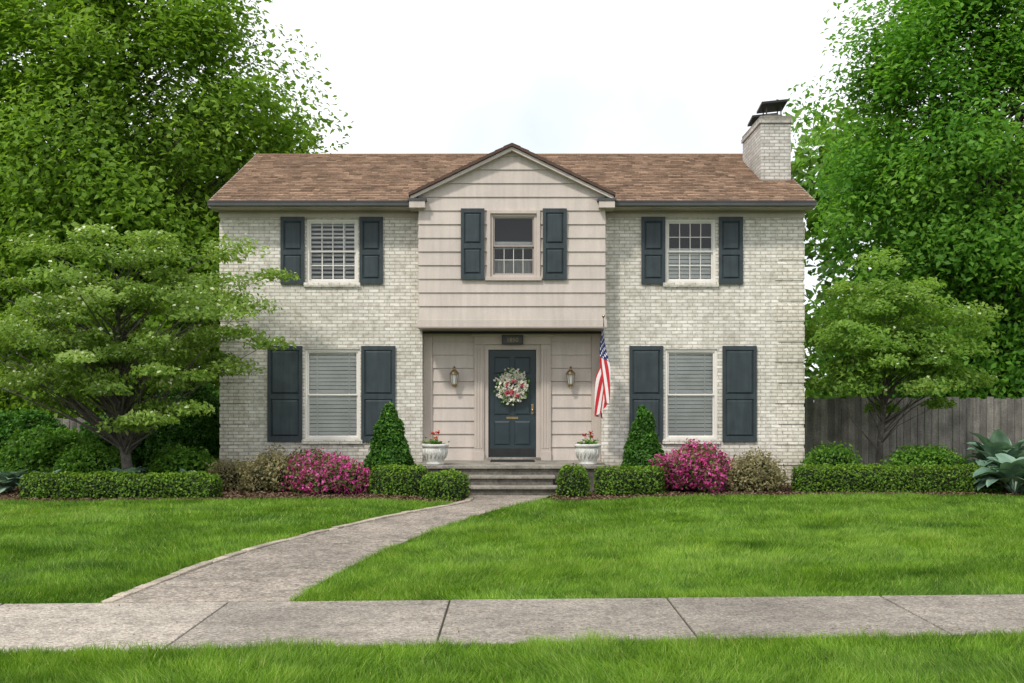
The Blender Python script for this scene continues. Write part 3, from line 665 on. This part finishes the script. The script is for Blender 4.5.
dr.tube([(x1-.067,y-.012,1.5),(x1-.067,y-.06,1.5)],[.012,.012],M_brass,8); dr.lathe((x1-.067,y-.065,1.5),[(0,-.028),(.02,-.02),(.028,0),(.02,.02),(0,.028)],M_brass,12)
dr.build('front_door',house)
pl=MB(); pl.box(-.20,.22,RY-.145,RY-.122,2.80,2.98,M_black); pl.box(-.185,.205,RY-.148,RY-.1455,2.815,2.965,M_gutter); pl.build('house_number_plaque',house,bevel=.004)
tx=bpy.data.curves.new('house_number','FONT'); tx.body='1850'; tx.size=.12; tx.extrude=.003; tx.align_x='CENTER'; to=bpy.data.objects.new('house_number',tx); to.rotation_euler=(math.pi/2,0,0); to.location=(.01,RY-.153,2.85); to.data.materials.append(M_brass); COL.objects.link(to); attach(to,house)
m,nt,out=nodes('lantern_glass'); tr=N(nt,'ShaderNodeBsdfTransparent'); gl=N(nt,'ShaderNodeBsdfPrincipled'); gl.inputs['Base Color'].default_value=(.7,.72,.7,1); gl.inputs['Roughness'].default_value=.2
mx=N(nt,'ShaderNodeMixShader'); mx.inputs[0].default_value=.55; nt.links.new(tr.outputs[0],mx.inputs[1]); nt.links.new(gl.outputs[0],mx.inputs[2]); nt.links.new(mx.outputs[0],out.inputs[0]); M_lg=m
for sx in (-1.14,1.16):
    root=empty('wall_lantern',(sx,RY-.1,2.1)); l=MB(); yy=RY-.16; zc=2.13
    l.box(sx-.045,sx+.045,RY-.045,RY-.022,zc-.16,zc+.14,M_brass)
    l.tube([(sx,RY-.04,zc-.08),(sx,RY-.09,zc-.17),(sx,yy,zc-.15)],[.01,.01,.01],M_brass,6)
    l.lathe((sx,yy,zc),[(0,-.20),(.018,-.19),(.012,-.16),(.04,-.14),(.05,-.125),(.05,-.115)],M_brass,8)
    l.lathe((sx,yy,zc),[(.048,-.115),(.08,.08)],M_lg,6)
    l.lathe((sx,yy,zc),[(.092,.08),(.092,.095),(.06,.14),(.03,.165),(.02,.19),(.028,.205),(.012,.23),(0,.25)],M_brass,12)
    for j in range(6):
        a=j*math.pi/3; l.tube([(sx+.049*math.cos(a),yy+.049*math.sin(a),zc-.115),(sx+.082*math.cos(a),yy+.082*math.sin(a),zc+.08)],[.005,.005],M_brass,4)
    l.tube([(sx,yy,zc-.11),(sx,yy,zc-.0)],[.014,.012],M_white,8)
    l.build('lantern_body',root)
wr=empty('door_wreath',(.01,RY-.03,1.97)); n=1500; a=rng.uniform(0,6.283,n); rr=.205+rng.normal(0,.062,n); P=np.stack([.01+rr*np.cos(a),RY-.03-np.abs(rng.normal(0,.035,n)),1.97+rr*np.sin(a)*1.02],1)
nn=np.array([[0,-1,.2]])+rng.normal(size=P.shape)*.5
V,F=leaves(P[:450],nn[:450],.035*rng.uniform(.6,1.3,450)); obj_np('wreath_leaves',V,F,[M_shr],tint=rng.random(450),parent=wr)
V,F=leaves(P[450:1250]-np.array([0,.02,0]),nn[450:1250],.03*rng.uniform(.6,1.3,800),.8); obj_np('wreath_flowers',V,F,[M_wfl],tint=rng.random(800),parent=wr)
cl=[]
for j in range(9):
    a_=rng.uniform(0,6.28); r_=rng.uniform(.10,.22); cl.append(np.stack([.01+r_*math.cos(a_)+rng.normal(0,.02,22),RY-.12+rng.normal(0,.012,22),1.98+r_*math.sin(a_)+rng.normal(0,.02,22)],1))
Q=np.vstack(cl)
V,F=leaves(Q,np.array([[0,-1,.2]])+rng.normal(size=Q.shape)*.5,.022*rng.uniform(.6,1.3,len(Q)),.7); obj_np('wreath_pink_blooms',V,F,[M_wpk],tint=rng.random(len(Q)),parent=wr)
t_=MB(); t_.tube([(.01+.21*math.cos(j*math.pi/12),RY-.02,1.97+.21*math.sin(j*math.pi/12)) for j in range(25)],[.03]*25,M_bark,6,False); t_.build('wreath_ring',wr)

st=MB(); 
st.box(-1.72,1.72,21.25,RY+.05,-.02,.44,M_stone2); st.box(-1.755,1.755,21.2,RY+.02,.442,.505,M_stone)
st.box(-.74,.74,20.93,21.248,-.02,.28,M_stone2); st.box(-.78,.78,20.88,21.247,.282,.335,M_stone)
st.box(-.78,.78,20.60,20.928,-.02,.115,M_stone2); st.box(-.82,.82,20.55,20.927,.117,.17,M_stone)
st.build('entrance_steps',None,bevel=.012)
dmm=MB(); dmm.box(-.42,.44,22.35,22.95,.507,.525,M_black); dmm.build('door_mat',bevel=.004)

for sx in (-1.42,1.40):
    root=empty('flower_planter',(sx,21.5,.505)); p=MB(); c=(sx,21.5,.505)
    p.lathe(c,[(0,0),(.16,0),(.17,.03),(.15,.05),(.165,.07),(.19,.13),(.215,.22),(.225,.30),(.21,.315),(.245,.33),(.255,.36),(.245,.385),(.21,.385),(.20,.34)],M_urn,32)
    p.lathe(c,[(.205,.35),(0,.355)],M_soil,24)
    for j in range(16):
        a=j*math.pi/8; p.tube([(c[0]+.19*math.cos(a),c[1]+.19*math.sin(a),c[2]+.12),(c[0]+.224*math.cos(a+.12),c[1]+.224*math.sin(a+.12),c[2]+.22),(c[0]+.228*math.cos(a),c[1]+.228*math.sin(a),c[2]+.30)],[.008,.014,.008],M_urn,5)
    p.build('urn',root,True)
    n=170; P=np.stack([c[0]+rng.normal(0,.09,n),c[1]+rng.normal(0,.09,n),c[2]+.37+np.abs(rng.normal(0,.045,n))],1)
    V,F=leaves(P,np.array([[0,0,1.]])+rng.normal(size=P.shape)*.4,.032*rng.uniform(.5,1.2,n),.85); obj_np('geranium_leaves',V,F,[M_shr],tint=rng.random(n),parent=root)
    stm=MB(); Q=[]
    for j in range(4):
        hx=c[0]+random.uniform(-.13,.13); hy=c[1]+random.uniform(-.1,.1); hz=c[2]+random.uniform(.44,.60)
        stm.tube([(c[0]+(hx-c[0])*.4,hy,c[2]+.35),(hx,hy,hz)],[.005,.004],M_shr,4); Q.append(np.stack([hx+rng.normal(0,.018,26),hy+rng.normal(0,.018,26),hz+rng.normal(0,.015,26)],1))
    stm.build('geranium_stems',root); Q=np.vstack(Q)
    V,F=leaves(Q,rng.normal(size=Q.shape),.016*np.ones(len(Q)),.8); obj_np('geranium_flowers',V,F,[M_ger],tint=rng.random(len(Q)),parent=root)

# flag
fl=empty('american_flag',(1.8,22.3,2.3)); pm=MB()
A=Vector((1.84,22.79,2.20)); B=Vector((1.72,21.85,3.26)); pm.tube([A,B],[.014,.012],M_white,8); dd=(B-A).normalized()
pm.lathe(tuple(B),[(0,-.02),(.025,0),(.03,.02),(.02,.04),(0,.05)],M_brass,12)
pm.box(1.80,1.88,22.75,22.795,2.13,2.27,M_black); pm.build('flag_pole',fl)
NU,NV=78,100; V=[]
for i in range(NU+1):
    u=i/NU; hp=B-dd*(.05+u*.88)
    for j in range(NV+1):
        v=j/NV; g_=min(1,v*1.8); g_=g_*g_*(3-2*g_)
        x=hp.x+(-.04)*g_+g_*(.15*math.sin(u*5.6-1.2+v*1.9)*(1-.1*v)+.022*math.sin(u*19+v*4))
        y=hp.y*(1-g_*.55)+(B.y+.30)*g_*.55+g_*.08*math.cos(u*5.6+v*1.9)
        z=hp.z-1.46*v+g_*.34*(u-.35)*.9+.03*g_*math.sin(u*8)
        V.append((x,y,z))
V=np.array(V); F=grid_faces(NU+1,NV+1,False); mi=[]
for i in range(NU):
    for j in range(NV):
        u=(i+.5)/NU; v=(j+.5)/NV; s_=int(u*13)
        if u<7/13 and v<.42:
            a=u/(7/13)*9; b=v/.42*11; star=(int(a)+int(b))%2==0 and abs(a-int(a)-.5)<.34 and abs(b-int(b)-.5)<.34
            mi.append(1 if star else 2)
        else: mi.append(0 if s_%2==0 else 1)
obj_np('flag_cloth',V,F,[M_red,M_wh,M_blue],midx=mi,parent=fl,smooth=True)

# ---------------------------------------------------------------- fences
def fence(name,x0,x1,y,h,seed):
    rg=random.Random(seed); root=empty(name,((x0+x1)/2,y,0)); m_=MB(); x=x0
    while x<x1:
        wd=.14; hh=h+rg.uniform(-.03,.03); xx=min(x+wd,x1); o=rg.uniform(-.006,.006)
        m_.hexa([(x,y+o,.03),(xx,y+o,.03),(xx,y+.02+o,.03),(x,y+.02+o,.03),(x,y+o,hh),(xx,y+o,hh),(xx,y+.02+o,hh),(x,y+.02+o,hh)],M_fence,rg.random()); x+=wd+rg.uniform(.006,.016)
    for zz in (.35,h-.3): m_.box(x0,x1,y+.03,y+.07,zz,zz+.09,M_fence,.2)
    x=x0
    while x<=x1: m_.box(x,x+.09,y+.072,y+.16,0,h,M_fence,.3); x+=2.4
    m_.build('boards',root)
fence('wooden_fence',5.95,20,25.2,1.75,1)
fence('wooden_fence',-20,-5.95,26.0,1.3,2)

# ---------------------------------------------------------------- planting
hedge('boxwood_hedge',[(-8.4,19.95),(-6.8,20.0),(-5.05,20.1)],.55,.42,1)
hedge('boxwood_hedge',[(5.15,21.3),(7.0,21.3),(8.9,21.2)],.55,.48,2)
hedge('boxwood_hedge',[(-2.50,20.75),(-1.95,20.6),(-1.55,20.35)],.5,.5,3)
hedge('boxwood_hedge',[(-1.50,19.95),(-1.15,19.75),(-.80,19.55)],.50,.46,13)
hedge('boxwood_hedge',[(2.70,20.9),(2.05,20.75),(1.5,20.6)],.5,.50,4)
hedge('boxwood_hedge',[(1.16,20.4),(.95,20.05)],.52,.54,14)
def cone_shrub(name,cx,cy,R,H,seed):
    n=40;k=40;V=[];cen=[]
    for i in range(n):
        t=i/(n-1); z=H*t; r_=R*min(1,(t*6+.55))*(1-t)**.78+.012
        for j in range(k):
            a=2*math.pi*j/k; V.append((cx+r_*math.cos(a),cy+r_*math.sin(a),z)); cen.append((cx,cy,z))
    V=disp(np.array(V),np.array(cen),.08,5,seed)
    shrub_from(name,V,grid_faces(n,k),(cx,cy,0),[('needles',M_con,6500,.032,.06,.55,.6)],.85,np.array([cx,cy,H*.3]))
cone_shrub('dwarf_spruce',-2.30,21.8,.52,1.62,1); cone_shrub('dwarf_spruce',2.46,21.8,.45,1.57,2)
def azalea(cx,cy,rx,ry,h,seed,dens):
    V,F,c=blob(cx,cy,rx,ry,h,.24,2.6,seed)
    shrub_from('pink_azalea',V,F,(cx,cy,0),[('leaves',M_azl,1500,.03,.10,.3,.6),('flowers',M_az,dens,.030,.13,.1,.8)],.78,c)
azalea(-3.30,20.95,.60,.45,.60,5,1400); azalea(-3.62,21.4,.45,.4,.62,15,1000); azalea(3.25,21.2,.55,.5,.78,6,1800); azalea(3.55,21.6,.5,.4,.72,16,1500)
def shrub(name,mat,cx,cy,rx,ry,h,seed,dens=1800,ls=.035,amp=.16,off=.13):
    V,F,c=blob(cx,cy,rx,ry,h,amp,3,seed); shrub_from(name,V,F,(cx,cy,0),[('foliage',mat,dens,ls,off,.3,.7)],.78,c)
shrub('spirea_shrub',M_tan,-4.35,21.3,.60,.5,.58,1,1900,.028,.22,.16); shrub('spirea_shrub',M_tan,-5.05,21.7,.5,.45,.5,9,1900,.028,.2,.16); shrub('spirea_shrub',M_tan,4.40,21.5,.58,.45,.58,2,1900,.028,.22,.16)
shrub('green_shrub',M_shr,-8.0,22.2,.65,.5,.75,3); shrub('green_shrub',M_shr,-6.3,22.3,.6,.5,.7,4); shrub('green_shrub',M_shr,6.15,22.4,.42,.4,.75,5); shrub('green_shrub',M_shr,7.95,22.3,.65,.5,.7,6)
shrub('green_shrub',M_shr,-9.3,23.6,.9,.7,1.0,21,1500,.045,.25); shrub('green_shrub',M_con,-8.2,24.4,.8,.7,1.3,22,1500,.045,.25); shrub('green_shrub',M_con,-10.4,24.6,1.0,.7,1.35,23,1500,.045,.25)
shrub('yew_shrub',M_con,-6.7,24.0,.75,.6,2.1,7,2200,.04,.2)
def hosta(cx,cy,R,H,n,seed):
    rg=random.Random(seed); V=[];F=[];T=[]
    for q_ in range(n):
        a=rg.uniform(0,6.283); u=q_/n
        phi0=math.radians(30+50*u+rg.uniform(-6,6)); Lf=R*(1.12-.2*u)*rg.uniform(.85,1.1); bend=math.radians(rg.uniform(65,100))*(1.05-.3*u)
        W=Lf*rg.uniform(.22,.27); d=Vector((math.cos(a),math.sin(a),0)); s_=Vector((-d.y,d.x,0)); t0=min(1,max(0,rg.gauss(.5,.25)))
        b=len(V); m_=12; r_=.03; z=.03; roll=rg.uniform(-.25,.25)
        for i in range(m_+1):
            t=i/m_; phi=phi0-bend*max(0,t-.25)**1.2*1.3
            if i>0: r_+=math.cos(phi)*Lf/m_; z+=math.sin(phi)*Lf/m_*(H/R)
            bt_=max(0,(t-.36)/.64); wd=W*(math.sin(math.pi*bt_**.62)**.8 if bt_>0 else 0)+.008*(1-t)+.001
            p=Vector((cx,cy,0))+d*r_; nz=Vector((-d.x*math.sin(phi),-d.y*math.sin(phi),math.cos(phi)))
            for k_ in (-1,-.5,0,.5,1):
                q=p+s_*wd*k_+nz*(abs(k_)*wd*.28+.008*math.sin(i*2.1+k_*2))+Vector((0,0,roll*wd*k_)); q.z+=z; q.z=max(q.z,.03); V.append(tuple(q))
        for i in range(m_):
            for k_ in range(4): F.append((b+i*5+k_,b+i*5+k_+1,b+(i+1)*5+k_+1,b+(i+1)*5+k_)); T.append(min(1,t0+(.18 if k_ in (0,3) else 0)))
    obj_np('hosta_plant',V,F,[M_hosta],tint=T,smooth=True)
hosta(8.95,20.7,.75,.95,56,1); hosta(9.75,20.5,.78,1.0,56,2); hosta(9.2,21.9,.9,1.35,60,3)
hosta(-9.1,21.0,.5,.55,40,4); hosta(-8.5,21.3,.45,.5,36,5); hosta(-7.1,21.3,.5,.58,40,6); hosta(-5.9,21.2,.42,.5,34,7); hosta(-10.0,20.8,.5,.55,40,8); hosta(6.9,22.0,.4,.45,30,9)

# ---------------------------------------------------------------- trees
tree('dogwood_tree',(-7.2,21.9,0),.11,(-7.35,21.2,2.9),(3.05,1.9,1.95),150,.44,42000,.048,M_leafD,M_barkd,.28,.2,3,(M_bract,1300,.04),zfork=.8,rag=.1)
tree('ornamental_maple',(7.35,23.4,0),.07,(7.5,22.9,2.9),(2.05,1.5,1.45),95,.42,27000,.05,M_leafK,M_barkd,.34,.2,5,(M_bract,250,.035),zfork=.7,rag=.1)
tree('linden_tree',(-10.2,29.5,0),.22,(-10.2,29.6,7.4),(5.0,3.0,7.7),430,.88,125000,.090,M_leafL,M_bark,.85,.30,8,rag=.03,lobamp=.45)
tree('linden_tree',(-17.5,31,0),.30,(-17.5,31,8.5),(5.5,3.4,8),140,1.05,38000,.13,M_leafL,M_bark,.7,.5,9)
tree('maple_tree',(11.6,28.5,0),.24,(11.8,28.7,7.2),(4.4,2.8,7.6),380,.80,115000,.084,M_leafR,M_bark,.85,.35,10,rag=.03,lobamp=.45)
tree('maple_tree',(18.3,31,0),.30,(18.3,31,8.0),(4.6,3.4,7.6),130,1.0,36000,.13,M_leafR,M_bark,.7,.5,12)
n=130; cx=np.concatenate([rng.uniform(-28,-8,n),rng.uniform(9,28,n),rng.uniform(-40,40,80)]); cy=np.concatenate([rng.uniform(34,38,2*n),rng.uniform(-34,-28,80)]); cz=np.concatenate([rng.uniform(.8,9.5,2*n),rng.uniform(.8,7,80)])  # last batch: unseen row behind the camera, added for window reflections and less fill
cc=np.stack([cx,cy,cz],1); k=190; g_=unit(rng.normal(size=(len(cc)*k,3)))*(rng.random((len(cc)*k,1))**.4); P=np.repeat(cc,k,axis=0)+g_*1.8
tn=np.clip(np.repeat(.5+rng.normal(0,.2,len(cc)),k)+rng.normal(0,.15,len(P)),0,1)
V,F=leaves(P,np.array([[0,-.4,.7]])+rng.normal(size=P.shape)*.6,.23*rng.uniform(.6,1.3,len(P))); obj_np('distant_trees',V,F,[M_leafBg],tint=tn)

# ---------------------------------------------------------------- light, sky, camera
SE=math.radians(50); SAZ=math.radians(212)
w_=bpy.data.worlds.new('World'); scene.world=w_; w_.use_nodes=True; nt=w_.node_tree; nt.nodes.clear(); L=nt.links
out=nt.nodes.new('ShaderNodeOutputWorld'); bg=nt.nodes.new('ShaderNodeBackground'); bg.inputs['Strength'].default_value=.14
sk=nt.nodes.new('ShaderNodeTexSky'); sk.sky_type='NISHITA'; sk.sun_disc=False; sk.sun_elevation=SE; sk.sun_rotation=SAZ; sk.air_density=1; sk.dust_density=2
tc=nt.nodes.new('ShaderNodeTexCoord'); no=nt.nodes.new('ShaderNodeTexNoise'); no.inputs['Scale'].default_value=2.2; no.inputs['Detail'].default_value=6; L.new(tc.outputs['Generated'],no.inputs['Vector'])
rp_=ramp(nt,[(.30,(.5,)*3),(.52,(1,1,1))]); L.new(no.outputs['Fac'],rp_.inputs['Fac'])
c=mixc(nt,rp_.outputs['Color'],sk.outputs['Color'],(9.2,9.4,9.7)); L.new(c,bg.inputs['Color']); L.new(bg.outputs[0],out.inputs[0])
sd=bpy.data.lights.new('sun','SUN'); sd.energy=2.5; sd.angle=math.radians(5); sd.color=(1,.95,.86); so=bpy.data.objects.new('sun',sd); COL.objects.link(so)
dirv=Vector((math.sin(SAZ)*math.cos(SE),math.cos(SAZ)*math.cos(SE),math.sin(SE))); so.rotation_euler=dirv.to_track_quat('Z','Y').to_euler(); so.location=(0,0,30)
cam=bpy.data.cameras.new('camera'); co=bpy.data.objects.new('camera',cam); COL.objects.link(co); co.location=(0,0,1.7); co.rotation_euler=(math.pi/2,0,0)
cam.sensor_width=36; cam.lens=1162/1024*36; cam.shift_y=58.5/1024; cam.clip_end=3000; cam.clip_start=.1; scene.camera=co
scene.view_settings.view_transform='Standard'; scene.view_settings.look='None'; scene.view_settings.exposure=0; scene.view_settings.gamma=1
